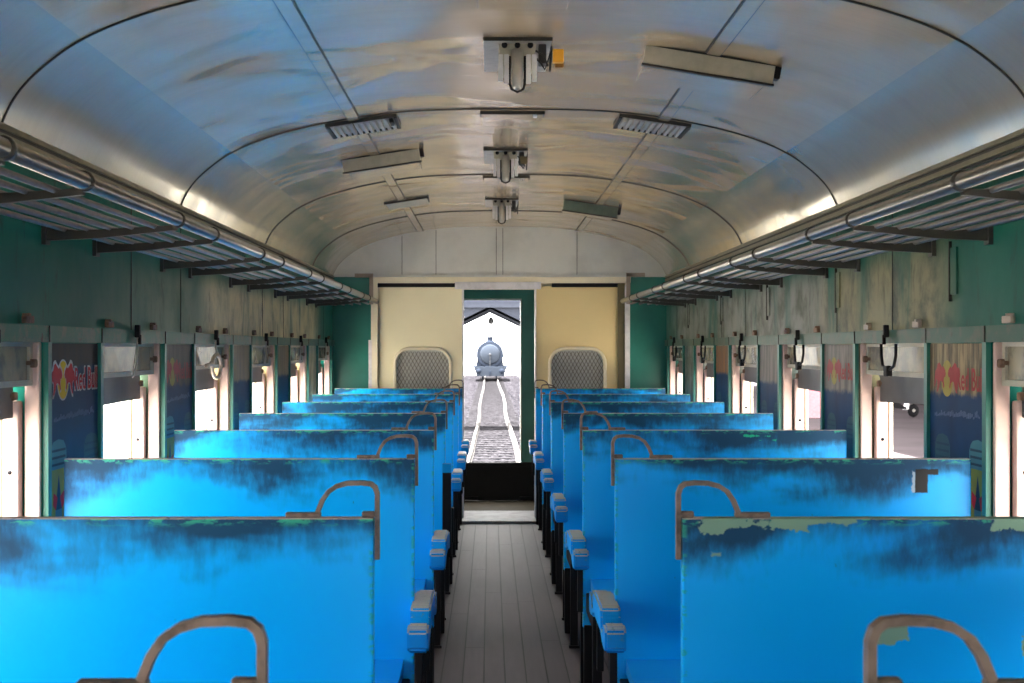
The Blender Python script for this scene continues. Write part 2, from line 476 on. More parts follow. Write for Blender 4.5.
wn = [0]
def window(s, w, k, a, b):
    wn[0] += 1
    def bx(mb, d0, d1, *r, **kw): return mb.box(w+s*d0, w+s*d1, *r, **kw)
    fm = MB()                                        # green casing round the opening
    bx(fm, -.014, 0, a-.032, a, ZS-.02, ZH); bx(fm, -.014, 0, b, b+.034, ZS-.02, ZH)
    bx(fm, -.03, .02, a-.032, b+.034, ZS-.035, ZS-.0)
    root = structure(fm.build('window_%d' % wn[0], M['green']))
    P = lambda nm, mb, m: mb.build(nm, m, root)
    # guide posts inside the thickness of the wall, two deep, at each side
    P('guide_post', bx(MB(), .004, .046, b-.022, b, ZS, ZH, bev=.006), M['pink'])
    mb = bx(MB(), .054, .098, b-.050, b-.004, ZS, 1.215, bev=.008)
    bolt = MB().lathe([(.006, 0), (.006, .004), (.003, .006)], (w+s*.076, b-.056, 1.02), 'y', 10)
    g2 = P('guide_post', mb, M['pink']); bolt.build('bolt', M['black_iron'], g2)
    P('guide_post', bx(MB(), .104, .118, b-.045, b+.01, ZS, ZH, bev=.005), M['cream_pale'])
    P('guide_post', bx(MB(), .004, .046, a, a+.022, ZS, ZH, bev=.006), M['pink'])
    P('guide_post', bx(MB(), .088, .112, a-.004, a+.03, ZS, 1.2, bev=.006), M['red_post'])
    for (dd, yy, zz) in ((.074, b-.052, 1.228), (.026, b-.03, 1.318)):     # cast stops on the post tops
        mb = MB(); bx(mb, dd-.017, dd+.017, yy-.018, yy+.016, zz-.012, zz+.012, bev=.006)
        bx(mb, dd-.010, dd+.022, yy-.028, yy-.016, zz-.005, zz+.007, bev=.003)
        P('post_stop', mb, M['rust'])
    P('sill', bx(MB(), 0, .13, a, b, ZS-.03, ZS, bev=.004), M['white'])
    # raised sash: rails round a dusty pane
    mb = MB(); z0 = 1.262 + .006*math.sin(k*2.1); z1 = ZH+.0
    bx(mb, .022, .044, a+.024, b-.024, z0, z0+.016); bx(mb, .022, .044, a+.024, b-.024, z1-.012, z1)
    bx(mb, .022, .044, a+.024, a+.05, z0+.016, z1-.012); bx(mb, .022, .044, b-.05, b-.024, z0+.016, z1-.012)
    sash = P('sash', mb, M['fix_grey'])
    bx(MB(), .030, .036, a+.05, b-.05, z0+.016, z1-.012).build('pane', M['sash'], sash)
    # raised outer shutter, hanging a little askew
    tilt = [.008, .004, -.004, .006, .002][k % 5] if s < 0 else [-.016, .008, .010, -.006, .004][k % 5]
    za = 1.168 - .5*tilt
    d0, d1 = w+s*.066, w+s*.084
    mb = MB().prism([(a+.034, za), (b-.056, za+tilt), (b-.056, 1.30), (a+.034, 1.30)], 'x', d0, d1)
    mb.prism([(a+.034, za+.095), (b-.056, za+.095+tilt*1.2), (b-.056, za+.103+tilt*1.2), (a+.034, za+.103)], 'x', d0-s*.004, d0)
    P('shutter', mb, M['shutter'])
    # latch on the header and the bail hanging from it
    yc = (a+b)/2 - .02
    mb = MB(); bx(mb, -.030, -.012, yc-.010, yc+.010, ZH+.020, ZR+.018, bev=.004); bx(mb, -.034, -.022, yc-.006, yc+.006, ZH-.004, ZH+.03, bev=.003)
    P('latch', mb, M['black_iron'])
    x = w-s*.022
    if s < 0 and k == 1:
        mb = MB()
        mb.tube([(x, yc+.19*math.cos(t)*.55, 1.278+.052*math.sin(t)) for t in [2*PI*i/18 for i in range(18)]], .0085, 8, closed=True)
        P('rope_ring', mb, M['cloth_rope'])
        P('rope_tail', MB().tube([(x, yc+.09, 1.31), (x-.004, yc+.02, 1.35), (x-.005, yc, ZH+.01)], .005, 6), M['cloth_rope'])
        P('rope_tail', MB().tube([(x, yc-.10, 1.29), (x, yc-.19, 1.288), (x, yc-.24, 1.284)], .009, 8), M['cloth_rope'])
    elif s < 0:
        P('bail', MB().tube([(x, yc, ZH+.03), (x, yc-.05, 1.31), (x, yc-.085, 1.272)], .0022, 6), M['bright_steel'])
        P('bail', MB().tube([(x, yc, ZH+.03), (x, yc-.015, 1.31), (x, yc-.05, 1.268), (x, yc-.075, 1.262)], .0022, 6), M['bright_steel'])
    else:
        mb = MB().tube([(x, yc-.13, ZH-.002), (x, yc-.13, 1.335), (x, yc-.105, 1.300), (x, yc-.04, 1.282), (x, yc+.04, 1.300), (x, yc+.06, 1.335), (x, yc+.06, ZH-.002)], .0055, 8)
        bx(mb, -.034, -.012, yc-.055, yc-.01, 1.262, 1.300, bev=.006)
        P('bail', mb, M['black_iron'])
    for yy in (a+.10, b-.16):                        # rusty clips on the wall just above the rail
        mb = MB(); bx(mb, -.014, 0, yy-.035, yy+.035, ZR+.004, ZR+.024, bev=.003); bx(mb, -.020, 0, yy-.03, yy-.012, ZR+.022, ZR+.030, bev=.002)
        P('clip', mb, M['rust'] if s < 0 or k > 0 else M['fix_pink'])
    return root
for k, (a, b) in enumerate(WIN):
    for s, w in ((-1, LW), (1, RW)):
        window(s, w, k-5, a, b)

# ------------------------------------------------------------------ end wall (ahead) and the closed end behind the camera
S = YE/F
ex = lambda px: (px-VX)*S
ez = lambda py: EYE-(py-VY)*S
XL, XR = ex(371), ex(628)                            # edges of the wide opening
DL, DR = ex(463.5), ex(535)                          # doorway between the two leaves
mb = MB()
mb.box(LW, XL, YE, YE+.10, 0, ZT); mb.box(XR, RW, YE, YE+.10, 0, ZT)
wb = structure(mb.build('wall_front', M['green']))
mb = MB()                                            # arched bulkhead above
zb = ez(277)
poly = [(x, z+.01) for x, z in prof if z > zb-.02]
poly = [(LW-.01, zb)] + poly + [(RW+.01, zb)]
mb.prism(poly, 'y', YE, YE+.06)
mb.box(CX-.022, CX+.022, YE-.004, YE, zb+.02, 2.31)
mb.box(LW, RW, YE-.010, YE, zb, zb+.016)
bh = structure(mb.build('wall_front_bulkhead', M['bulkhead'], wb))
mb = MB()
for sx in (-1, 1): mb.box(CX+sx*.024, CX+sx*.028, YE-.003, YE+.001, zb+.02, 2.30)
for px in (402, 577, 436): mb.box(ex(px)-.002, ex(px)+.002, YE-.002, YE+.001, zb+.02, ceil_z(ex(px))-.01)
mb.build('bulkhead_joint', M['seam'], wb)
mb = MB().box(XL-.005, XR+.02, YE-.012, YE+.08, ez(283), zb, bev=.004)        # cream head beam
mb.box(XL, XL+.05, YE-.004, YE+.03, 0, ez(283)); 
mb.build('head_beam', M['cream_pale'], wb)
mb = MB().box(ex(455), ex(541), YE-.02, YE+.06, ez(289), ez(282), bev=.003)
mb.build('lintel_board', M['white'], wb)
MB().box(XL+.02, ex(456), YE+.03, YE+.09, ez(287), ez(283)).box(ex(552), XR-.06, YE+.03, YE+.09, ez(287), ez(283)).build('door_track', M['black_iron'], wb)
MB().box(ex(618), ex(625), YE+.02, YE+.10, 0, ez(283)).build('door_pocket', M['olive'], wb)
MB().box(ex(625), ex(630), YE-.006, YE+.02, 0, ez(285), bev=.003).build('worn_edge', M['white'], wb)
MB().box(XL-.02, XL+.006, YE-.006, YE+.02, 0, ez(340), bev=.003).build('worn_edge', M['white'], wb)

def rrect(x0, x1, z0, z1, r, n=6):
    out = []
    for cx, cz, a0 in ((x1-r, z1-r, 0), (x0+r, z1-r, 90), (x0+r, z0+r, 180), (x1-r, z0+r, 270)):
        for i in range(n+1):
            t = math.radians(a0+90*i/n); out.append((cx+r*math.cos(t), cz+r*math.sin(t)))
    return out
def door_leaf(nm, x0, x1, mx0, mx1, pm):
    y0, y1 = YE+.045, YE+.075; zt = ez(286); z0, z1, r = .84, ez(350), .11
    hole = rrect(mx0, mx1, z0, z1, r)
    # leaf with a rounded opening: bridge the outline to the opening strip by strip
    mb = MB(); cx, cz = (mx0+mx1)/2, (z0+z1)/2
    out = []
    for (hx, hz) in hole:
        dx, dz = hx-cx, hz-cz
        t = min([((x1 if dx > 0 else x0)-cx)/dx if abs(dx) > 1e-6 else 1e9, ((zt if dz > 0 else .02)-cz)/dz if abs(dz) > 1e-6 else 1e9])
        out.append((cx+dx*t, cz+dz*t))
    # insert the corners
    seq = []
    n_ = len(hole)
    for y in (y0, y1):
        for i in range(n_):
            j = (i+1) % n_
            a_, b_ = out[i], out[j]
            quad = [hole[i], hole[j], b_]
            onv = lambda q: abs(q[0]-x0) < 1e-5 or abs(q[0]-x1) < 1e-5
            onh = lambda q: abs(q[1]-.02) < 1e-5 or abs(q[1]-zt) < 1e-5
            if (onv(a_) and not onh(a_) and onh(b_)) or (onh(a_) and not onv(a_) and onv(b_)):
                c_ = (a_[0], b_[1]) if onv(a_) else (b_[0], a_[1])
                quad.append(c_)
            quad.append(a_)
            mb.add([(q[0], y, q[1]) for q in quad], [tuple(range(len(quad)))])
    def wallstrip(poly):
        for i in range(len(poly)):
            a_, b_ = poly[i], poly[(i+1) % len(poly)]
            mb.add([(a_[0], y0, a_[1]), (b_[0], y0, b_[1]), (b_[0], y1, b_[1]), (a_[0], y1, a_[1])], [(0,1,2,3)])
    wallstrip(hole); wallstrip([(x0, .02), (x1, .02), (x1, zt), (x0, zt)])
    d = structure(mb.build(nm, pm))
    rim = MB().tube([(x, y0-.004, z) for x, z in rrect(mx0-.012, mx1+.012, z0-.012, z1+.012, r+.012)], .014, 8, closed=True)
    rim.build('screen_rim', M['cream_pale'], d)
    ms = MB(); pitch = .030                           # expanded-metal lattice: crossing bent wires
    def inside(x, z):
        qx, qz = max(abs(x-cx)-((mx1-mx0)/2-r), 0), max(abs(z-cz)-((z1-z0)/2-r), 0)
        return math.hypot(qx, qz) < r+.004 and abs(x-cx) < (mx1-mx0)/2+.004 and abs(z-cz) < (z1-z0)/2+.004
    for sgn in (-1, 1):
        c0 = -2.
        while c0 < 2.:
            pts = []
            t = -1.
            while t < 1.:
                x = cx+c0+sgn*t*.55; z = cz+t
                if inside(x, z): pts.append((x, YE+.058+sgn*.0025, z))
                t += .02
            if len(pts) > 1: ms.tube([pts[0], pts[-1]], .0028, 4)
            c0 += pitch
    ms.build('wire_mesh', M['mesh_wire'], d)
    MB().box(mx0-.05, mx1+.05, YE+.082, YE+.09, z0-.05, z1+.05).build('backing_board', M['bulkhead'], d)
    return d
M['mesh_wire'] = plain('grey_brown_wire', (.17, .145, .11), .5, .2)
door_leaf('door_1', ex(379), DL, ex(396), ex(449), M['cream_glow'])
door_leaf('door_2', DR, ex(618), ex(551.5), ex(604), M['cream'])
# fixed partition behind the leaves
mb = MB().box(XL-.02, DL-.0, YE+.10, YE+.14, 0, ZT+.3).box(DR, XR+.02, YE+.10, YE+.14, 0, ZT+.3).box(DL, DR, YE+.10, YE+.14, ez(289), ZT+.3)
structure(mb.build('wall_partition', M['cream_pale']))
structure(MB().box(DR-.001, DR+.012, YE+.03, YE+.15, 0, ez(289)).box(DL-.012, DL+.001, YE+.03, YE+.15, 0, ez(289)).build('door_jamb', M['white']))
# sill plate, vestibule
structure(MB().box(DL-.02, DR+.02, 11.60, 12.34, .0, .022, bev=.006).build('door_sill', M['sill_grey']))
structure(MB().box(LW-WT, RW+WT, 11.86, 13.5, -.08, -.001).build('floor_vestibule', M['vest_floor']))
YV = 13.4; sv = YV/F
vx = lambda px: (px-VX)*sv
vz = lambda py: EYE-(py-VY)*sv
mb = MB().box(vx(521), RW+.1, YV, YV+.07, 0, 2.35).box(LW-.1, vx(462.3), YV, YV+.07, 0, 2.35).box(vx(462.3), vx(521), YV, YV+.07, vz(299), 2.35)
structure(mb.build('wall_vestibule', M['green_dark']))
structure(MB().box(vx(521)-.006, vx(521)+.004, YV-.012, YV+.07, .36, vz(299)).box(vx(462), vx(521)+.004, YV-.012, YV+.0, vz(300.2), vz(298.8)).build('trim_bead', M['bulkhead']))
structure(MB().box(LW-WT, RW+WT, YE+.1, 13.5, 2.33, 2.38).build('ceiling_vestibule', M['bulkhead']))
mb = MB()
for w, s in ((LW, -1), (RW, 1)): mb.box(w, w+s*WT, YE+.1, 13.47, 0, 2.35)
structure(mb.build('wall_vestibule_side', M['green_dark']))
fp = empty('gangway_plate', (CX, 13.42, 0))
zt = vz(462)
MB().box(-.34, .36, -.05, -.03, 0, zt, bev=.006).build('plate', M['black_iron'], fp)
MB().box(-.34, .36, -.062, -.05, zt-.04, zt-.005, bev=.004).build('stiffener', M['black_iron'], fp)
for x in (-.24, .25): MB().lathe([(.016, -.06), (.016, .06)], (x, -.05, .02), 'x', 12).build('hinge', M['black_iron'], fp)
tag(fp, 'black steel gangway plate raised upright in the far doorway', 'gangway plate')
# end wall behind the camera, with a wide open doorway
mb = MB().box(LW-WT, CX-.55, YB-.1, YB, 0, 2.35).box(CX+.55, RW+WT, YB-.1, YB, 0, 2.35).box(CX-.55, CX+.55, YB-.1, YB, 2.0, 2.35)
structure(mb.build('wall_rear', M['green']))

# ------------------------------------------------------------------ benches
def bench(s, length, back_mat, upright=False, near_only=False):
    """local frame: x=0 at the aisle end, s*x outwards to the wall; y=0 the shared back; z=0 floor"""
    root = empty('bench')
    B = lambda mb, x0, x1, *r, **k: mb.box(s*x0, s*x1, *r, **k)
    B(MB(), 0, length, -.016, .016, .30, 1.049, bev=.004).build('backrest', back_mat, root)
    for d in ((-1,) if near_only else (-1, 1)):
        pl = [(d*.016, .485), (d*.20, .472), (d*.40, .480), (d*.435, .476), (d*.45, .462), (d*.448, .44), (d*.43, .432), (d*.016, .445)]
        MB().prism(pl, 'x', s*.03, s*(length-.005)).build('seat', M['seat'], root)
        for x in (.03, length-.05):
            mb = B(MB(), x-.017, x+.017, d*.35-.02, d*.35+.02, 0, .436, bev=.004)
            B(mb, x-.024, x+.024, d*.35-.03, d*.35+.03, 0, .012)
            mb.build('leg', M['black_iron'], root)
        B(MB(), .012, .050, d*.016, d*.40, .36, .432, bev=.004).build('seat_bearer', M['black_iron'], root)
    B(MB(), .004, .034, -.03, .03, 0, .31, bev=.004).build('leg', M['black_iron'], root)
    # armrest: raised worn pad over the back, dipping to a knob at each end
    def prof_arm(sg):
        return [(sg*.120, .655), (sg*.142, .648), (sg*.156, .630), (sg*.166, .604), (sg*.185, .598), (sg*.215, .606), (sg*.238, .624), (sg*.255, .632), (sg*.300, .630), (sg*.316, .618), (sg*.318, .572), (sg*.300, .560), (sg*.245, .560), (sg*.20, .566), (sg*.14, .585)]
    A = prof_arm(-1)
    if near_only: poly = A[:-1] + [(-.14, .592), (.03, .592), (.03, .651)]
    else: poly = A + list(reversed(prof_arm(1)))
    if not upright:
        import bmesh
        mb = MB().prism(poly, 'x', -s*.052, s*.004)
        arm = mb.build('armrest', M['arm'], root)
        bm_ = bmesh.new(); bm_.from_mesh(arm.data)
        bmesh.ops.bevel(bm_, geom=list(bm_.edges), offset=.006, segments=2, affect='EDGES', clamp_overlap=True)
        bm_.to_mesh(arm.data); bm_.free()
    else:
        mb = MB().prism([(-.28, .40), (-.235, .40), (-.225, .62), (-.222, .826), (-.262, .826), (-.272, .62)], 'x', -s*.034, s*.006)
        mb.build('armrest', M['arm_up'], root)
    for y in ((-.235, .235) if not near_only else (-.235,)):
        B(MB(), -.034, -.014, y-.016, y+.016, .40, .572, bev=.003).build('arm_post', M['black_iron'], root)
    # iron grab handle bent over the aisle corner
    x0 = -.006
    mb = MB()
    pts = [(x0, .972), (x0, 1.04), (x0, 1.092), (x0+.004, 1.104), (x0+.012, 1.1105), (x0+.03, 1.1125), (x0+.055, 1.1115), (x0+.075, 1.106), (x0+.09, 1.096), (x0+.101, 1.080), (x0+.110, 1.058)]
    mb.tube([(s*x, 0, z) for x, z in pts], .006, 4, flat=(.0043, .0085))
    B(mb, x0+.104, x0+.168, -.010, .010, 1.049, 1.058, bev=.002)
    B(mb, x0+.004, x0+.028, -.009, .009, 1.049, 1.060, bev=.003)
    mb.build('grab_handle', M['brown_bar'], root)
    return root

BY = [1.365, 2.757, 4.23, 5.70, 7.17, 8.66, 10.13, 11.57]
ordw = ['first', 'second', 'third', 'fourth', 'fifth', 'sixth', 'seventh', 'last']
LX, RX = -.213, .352
protoL = bench(-1, .985, M['bench']); protoR = bench(1, 1.0, M['bench'])
ldesc = ['nearest bench left of the aisle, only its curved grab handle in the frame',
         'blue bench second in the left row, wide sooty back under the front handle',
         'blue bench third in the left row, sooty black patch beside the large drink poster',
         'blue bench fourth in the left row, backrest level with the faded second poster',
         'blue bench fifth in the left row with one black armrest turned upright',
         'blue bench sixth in the left row, counting from the front',
         'blue bench seventh in the left row, last but one before the sliding door',
         'blue bench at the far end of the left row, against the cream door']
rdesc = ['nearest bench right of the aisle, only its curved grab handle in the frame',
         'blue bench second in the right row, top edge peeled to pale green',
         'blue bench third in the right row, dark scuff near the window end',
         'blue bench fourth in the right row, bright green smears on its top edge',
         'blue bench fifth in the right row, counting from the front',
         'blue bench sixth in the right row, counting from the front',
         'blue bench seventh in the right row, last but one before the sliding door',
         'blue bench at the far end of the right row, before the cream door']
for i, y in enumerate(BY):
    for s in (-1, 1):
        proto = protoL if s < 0 else protoR
        if i == 7: o = bench(s, .985 if s < 0 else 1.0, M['bench'], near_only=True)
        elif s < 0 and i == 4: o = bench(s, .985, M['bench'], upright=True)
        elif s > 0 and i in (1, 2, 3): o = bench(s, 1.0, [M['bench_peel'], M['bench_scuff'], M['bench_smear']][i-1])
        elif i == 0: o = proto
        else: o = copy_tree(proto)
        o.location = (LX if s < 0 else RX, y, 0)
        tag(o, (ldesc if s < 0 else rdesc)[i], 'bench', 'blue benches left of the aisle' if s < 0 else 'blue benches right of the aisle')

# ------------------------------------------------------------------ luggage racks
def rack(s, w, xt, yend, label):
    root = empty('luggage_rack', (xt, yend, 1.69))
    L = yend+1.2
    P = lambda nm, mb, m, par=root: mb.build(nm, m, par)
    wl = abs(w-xt)
    P('front_rail', MB().tube([(0, -L, .025), (0, 0, .025)], .0185, 14), M['rack_rail'])
    mb = MB()
    for k in range(5):
        d = .062+k*(wl-.06)/5.0
        mb.tube([(s*d, -L, .008-.012*d/wl), (s*d, -.02, .008-.012*d/wl)], .0075, 8)
    P('slat_deck', mb, M['rack_slat'])
    ys = []
    for c in range(-1, 8):
        for dy in (-.03, .50): ys.append(4.18+1.483*(c-2)+dy)
    ys = [y for y in ys if y < yend-.02]
    for y in ys:
        q = y-yend
        mb = MB().prism([(s*.0, .010), (s*.0, -.004), (s*(wl-.16), -.026), (s*wl, -.034), (s*wl, .004), (s*(wl-.10), -.006)], 'y', q-.010, q+.010)
        mb.box(s*(wl-.012), s*wl, q-.022, q+.022, -.044, .012)
        br = P('bracket', mb, M['dark_bar'])
        cl = MB().lathe([(.0185, -.012), (.0225, -.012), (.0235, 0), (.0225, .012), (.0185, .012)], (0, q, .025), 'y', 14)
        cl.build('collar', M['dark_bar'], br)
    mb = MB().box(s*.02, s*.05, -.085, -.075, .0, .235, bev=.003)
    mb.box(s*.02, s*.16, -.085, -.075, .205, .235)
    P('hanger_strap', mb, M['fix_pink'])
    tag(root, label, 'luggage rack', 'overhead luggage racks')
rack(-1, LW, -.865, 11.45, 'steel tube luggage rack along the left wall')
rack(1, RW, 1.005, 11.36, 'steel tube luggage rack along the right wall')

# ------------------------------------------------------------------ ceiling fittings
def slope_at(x): return math.atan((ceil_z(x+.03)-ceil_z(x-.03))/.06)
def on_ceiling(name, x, y, drop=0.):
    o = empty(name, (x, y, ceil_z(x)-.001)); o.rotation_euler = (0, -slope_at(x), 0); return o
# lamps
def lamp(y, label, k):
    o = on_ceiling('ceiling_lamp', .085 if k == 0 else .075, y)
    P = lambda nm, mb, m, par=o: mb.build(nm, m, par)
    P('mounting_plate', MB().box(-.105, .105, -.02, .50, -.010, 0, bev=.003), M['dull_steel'])
    P('plate_edge_shade', MB().box(-.107, .107, -.023, -.019, -.011, 0), M['seam'])  # dark strip drawn for the shadow along the plate's front edge
    h = P('housing', MB().prism([(-.058, -.008), (.058, -.008), (.052, -.062), (.040, -.085), (-.040, -.085), (-.052, -.062)], 'y', .03, .22), M['fix_grey'])
    for x in (-.04, 0, .04):
        MB().lathe([(.009, 0), (.009, -.012), (.005, -.016)], (x, .026, -.016), 'y', 10).build('bolt', M['black_iron'], h)
    for x in (-.052, -.034, .034, .052):
        P('reflector_fin', MB().box(x-.0075, x+.0075, .012, .022, -.150+abs(x)*.4, -.045, bev=.003), M['white'])
    prof_ = [(.004, -.155), (.012, -.153), (.0165, -.146), (.018, -.13), (.018, -.03)]
    P('lamp_tube', MB().lathe(prof_, (0, .022, 0), 'z', 16), M['bright_steel'])
    mb = MB().tube([(-.024, .022, -.05), (-.024, .022, -.135), (-.018, .022, -.152), (0, .022, -.161), (.018, .022, -.152), (.024, .022, -.135), (.024, .022, -.05)], .0040, 6)
    P('tube_guard', mb, M['black_iron'])
    P('wiring', MB().tube([(.058, .05, -.05), (.075, .02, -.075), (.085, .03, -.09), (.10, .0, -.05), (.105, .02, -.02), (.10, .01, -.10)], .0035, 6)
        .tube([(.058, .04, -.03), (.08, .01, -.05), (.094, .0, -.085)], .003, 6).box(.066, .090, .03, .09, -.07, -.01, bev=.004), M['wire'])
    if k == 0:
        sw = P('pull_switch', MB().box(.108, .142, -.014, .02, -.074, -.034, bev=.004), M['orange'])
        MB().box(.116, .144, .02, .05, -.084, -.040, bev=.004).build('switch_base', M['orange_dark'], sw)
    elif k == 1:
        P('switch_base', MB().box(.070, .104, -.006, .03, -.072, -.036, bev=.004), M['olive'])
    tag(o, label, 'ceiling lamp', 'lamps along the middle of the ceiling')
lamp(4.62, 'ceiling lamp with an orange switch box hanging beside it', 0)
lamp(7.18, 'ceiling lamp second from the camera, midway along the ceiling', 1)
lamp(9.55, 'ceiling lamp farthest from the camera, above the doorway end', 2)
# flush hatches
def hatch(y0, y1, label):
    o = on_ceiling('ceiling_hatch', .09, y0)
    MB().box(-.125, .125, 0, y1-y0, -.012, .004, bev=.003).build('cover', M['ceil'], o)
    MB().box(-.13, .13, -.006, .0, -.013, .004).box(-.13, -.124, -.006, .08, -.012, .004).box(.124, .13, -.006, .08, -.012, .004).build('rim', M['seam'], o)
    MB().box(.085, .10, .0, .05, -.02, -.01, bev=.003).build('catch', M['white'], o)
    tag(o, label, 'ceiling hatch', 'flush hatches along the ceiling')
hatch(3.83, 4.17, 'flush ceiling hatch cut by the top edge of the photo')
hatch(6.04, 6.36, 'flush ceiling hatch between the first and second lamps')
hatch(8.30, 8.66, 'flush ceiling hatch between the second and third lamps')
# ribbed grilles
def grille(x, y, label):
    o = on_ceiling('ceiling_grille', x, y)
    fr = MB().box(-.145, .145, -.004, .008, -.014, 0).box(-.145, .145, .31, .322, -.014, 0).box(-.145, -.132, .008, .31, -.018, 0).box(.132, .145, .008, .31, -.018, 0)
    fr.build('frame', M['seam'], o)
    MB().box(-.132, .132, .008, .31, -.005, 0).build('backing', M['fix_grey'], o)
    mb = MB()
    for k in range(11):
        q = -.12+k*.024
        mb.box(q-.007, q+.007, .012, .30, -.018, -.004, bev=.003)
    mb.build('ribs', M['dull_steel'], o)
    sx = 1 if x < 0 else -1
    MB().box(sx*.128, sx*.112, .0, .10, -.034, -.016, bev=.004).build('catch', M['black_iron'] if x < 0 else M['bright_steel'], o)
    tag(o, label, 'ceiling grille', 'ribbed ceiling grilles')
grille(-.52, 6.02, 'ribbed grey ceiling grille left of the middle hatch')
grille(.665, 6.02, 'ribbed grey ceiling grille right of the middle hatch')
# box ventilators
def vent(x, y, wd, dp, ht, mat, label):
    o = on_ceiling('ceiling_ventilator', x, y)
    MB().box(-wd/2, wd/2, 0, .022, -ht, 0, bev=.004).build('front_board', mat, o)
    MB().box(-wd/2+.01, wd/2-.01, .022, dp, -ht+.008, 0, bev=.003).build('housing', M['ceil'], o)
    MB().box(-wd/2-.008, wd/2+.008, -.004, .004, -.006, 0).box(-wd/2-.004, wd/2+.004, -.003, .024, -ht-.006, -ht).build('rim', M['seam'], o)
    MB().box(wd/2, wd/2+.02, .0, .05, -ht*.7, 0, bev=.005).build('end_cap', M['black_iron'], o)
    tag(o, label, 'ceiling ventilator', 'box ventilators on the ceiling')
vent(.69, 4.68, .41, .36, .062, M['fix_grey'], 'large beige-fronted ventilator box on the right of the ceiling')
vent(-.52, 7.10, .37, .42, .062, M['fix_grey'], 'grey ventilator box on the left of the ceiling')
vent(.645, 9.55, .35, .30, .07, M['fix_green'], 'green-fronted ventilator box on the far right of the ceiling')
o = on_ceiling('ceiling_plate', -.52, 9.30)
MB().box(-.13, .13, 0, .34, -.014, 0, bev=.003).build('cover', M['fix_grey'], o)
MB().box(-.14, .14, -.004, .0, -.012, 0).box(.13, .138, 0, .2, -.018, 0).build('rim', M['seam'], o)
tag(o, 'flat grey cover plate on the left of the ceiling near the end wall', 'ceiling plate')

# ------------------------------------------------------------------ posters
def text_mesh(txt, width, height, offset=0., shear=0.):
    cu = bpy.data.curves.new('lettering', 'FONT'); cu.body = txt; cu.size = 1; cu.offset = offset; cu.shear = shear; cu.resolution_u = 3
    ob = bpy.data.objects.new('lettering', cu); COL.objects.link(ob)
    dg = bpy.context.evaluated_depsgraph_get(); dg.update()
    me = bpy.data.meshes.new_from_object(ob.evaluated_get(dg))
    bpy.data.objects.remove(ob)
    xs = [v.co.x for v in me.vertices]; ys_ = [v.co.y for v in me.vertices]
    vs = [((v.co.x-min(xs))/(max(xs)-min(xs))*width, (v.co.y-min(ys_))/(max(ys_)-min(ys_))*height) for v in me.vertices]
    fs = [tuple(p.vertices) for p in me.polygons]
    bpy.data.meshes.remove(me)
    return vs, fs
RED_TXT = text_mesh('Red Bull', .285, .066, .012)
RED_OUT = text_mesh('Red Bull', .295, .076, .045)
bull = [(0,.012),(.006,.030),(.020,.036),(.030,.052),(.046,.056),(.062,.046),(.076,.040),(.086,.046),(.094,.040),(.104,.034),(.110,.022),(.104,.012),(.094,.012),(.090,.0),(.096,-.018),(.088,-.022),(.080,-.006),(.066,.0),(.052,-.002),(.044,-.018),(.030,-.034),(.020,-.034),(.028,-.016),(.026,.0),(.014,.006),(.004,-.012),(-.006,-.02)]
def flat(name, c, rough=.4, var=.1):
    m = plain(name, c, rough, 0, var, 20, .7)
    m.node_tree.nodes['Principled BSDF'].inputs['Specular IOR Level'].default_value = .03
    return m
PM = dict(red=flat('print_red', (.55, .02, .03)), yellow=flat('print_yellow', (.75, .55, .02)), white=flat('print_white', (.62, .62, .64)),
          pink=flat('print_faded_red', (.38, .055, .06), .4, .25), paley=flat('print_faded_yellow', (.36, .29, .07), .4, .25), palew=flat('print_faded_white', (.26, .22, .22), .3, .25),
          teal=flat('print_teal', (.06, .20, .26)), deep2=flat('print_dim_teal', (.03, .085, .12)), lime=flat('print_lime', (.26, .30, .05)), deep=flat('print_deep_blue', (.02, .055, .10)), steel=flat('print_steel', (.22, .28, .32)), script=flat('print_script', (.10, .14, .26)))
def sheet(name, top, zsplit, rag, streak):
    """navy print; its upper part takes another tone, bare board on the peeled sheets"""
    N = NT(name); p = N.coord(); X, Y, Z = N.xyz(p)
    e = N.math('ADD', Z, N.math('MULTIPLY', N.math('SUBTRACT', N.noise(N.scale(p, (1, 6, 6)), 3, 5, .65), .5), rag))
    nb = N.mix(N.ss(N.noise(p, 3, 3), .35, .7), (.006, .022, .075), (.006, .045, .13))
    tp = N.mix(N.ss(N.noise(N.scale(p, (1, 9, 1.2)), 2.2, 5, .65), .4, .62), top, streak)
    return N.fin(N.mix(N.ss(e, zsplit-.012, zsplit+.012), nb, tp), .4, Specular_IOR_Level=.03)
SH = {'fresh': sheet('poster_sheet_navy', (.035, .026, .028), 1.305, .03, (.022, .020, .030)),
      'faded': sheet('poster_sheet_faded', (.13, .10, .095), 1.215, .05, (.075, .065, .065)),
      'bare': sheet('poster_sheet_bare_top', (.34, .27, .17), 1.20, .04, (.24, .20, .15)),
      'torn': sheet('poster_sheet_torn', (.36, .28, .16), 1.225, .06, (.10, .085, .06)),
      'grey': sheet('poster_sheet_grey_top', (.26, .23, .21), 1.19, .05, (.13, .12, .12)),
      'brown': sheet('poster_sheet_brown_top', (.28, .14, .06), 1.21, .05, (.16, .10, .07))}
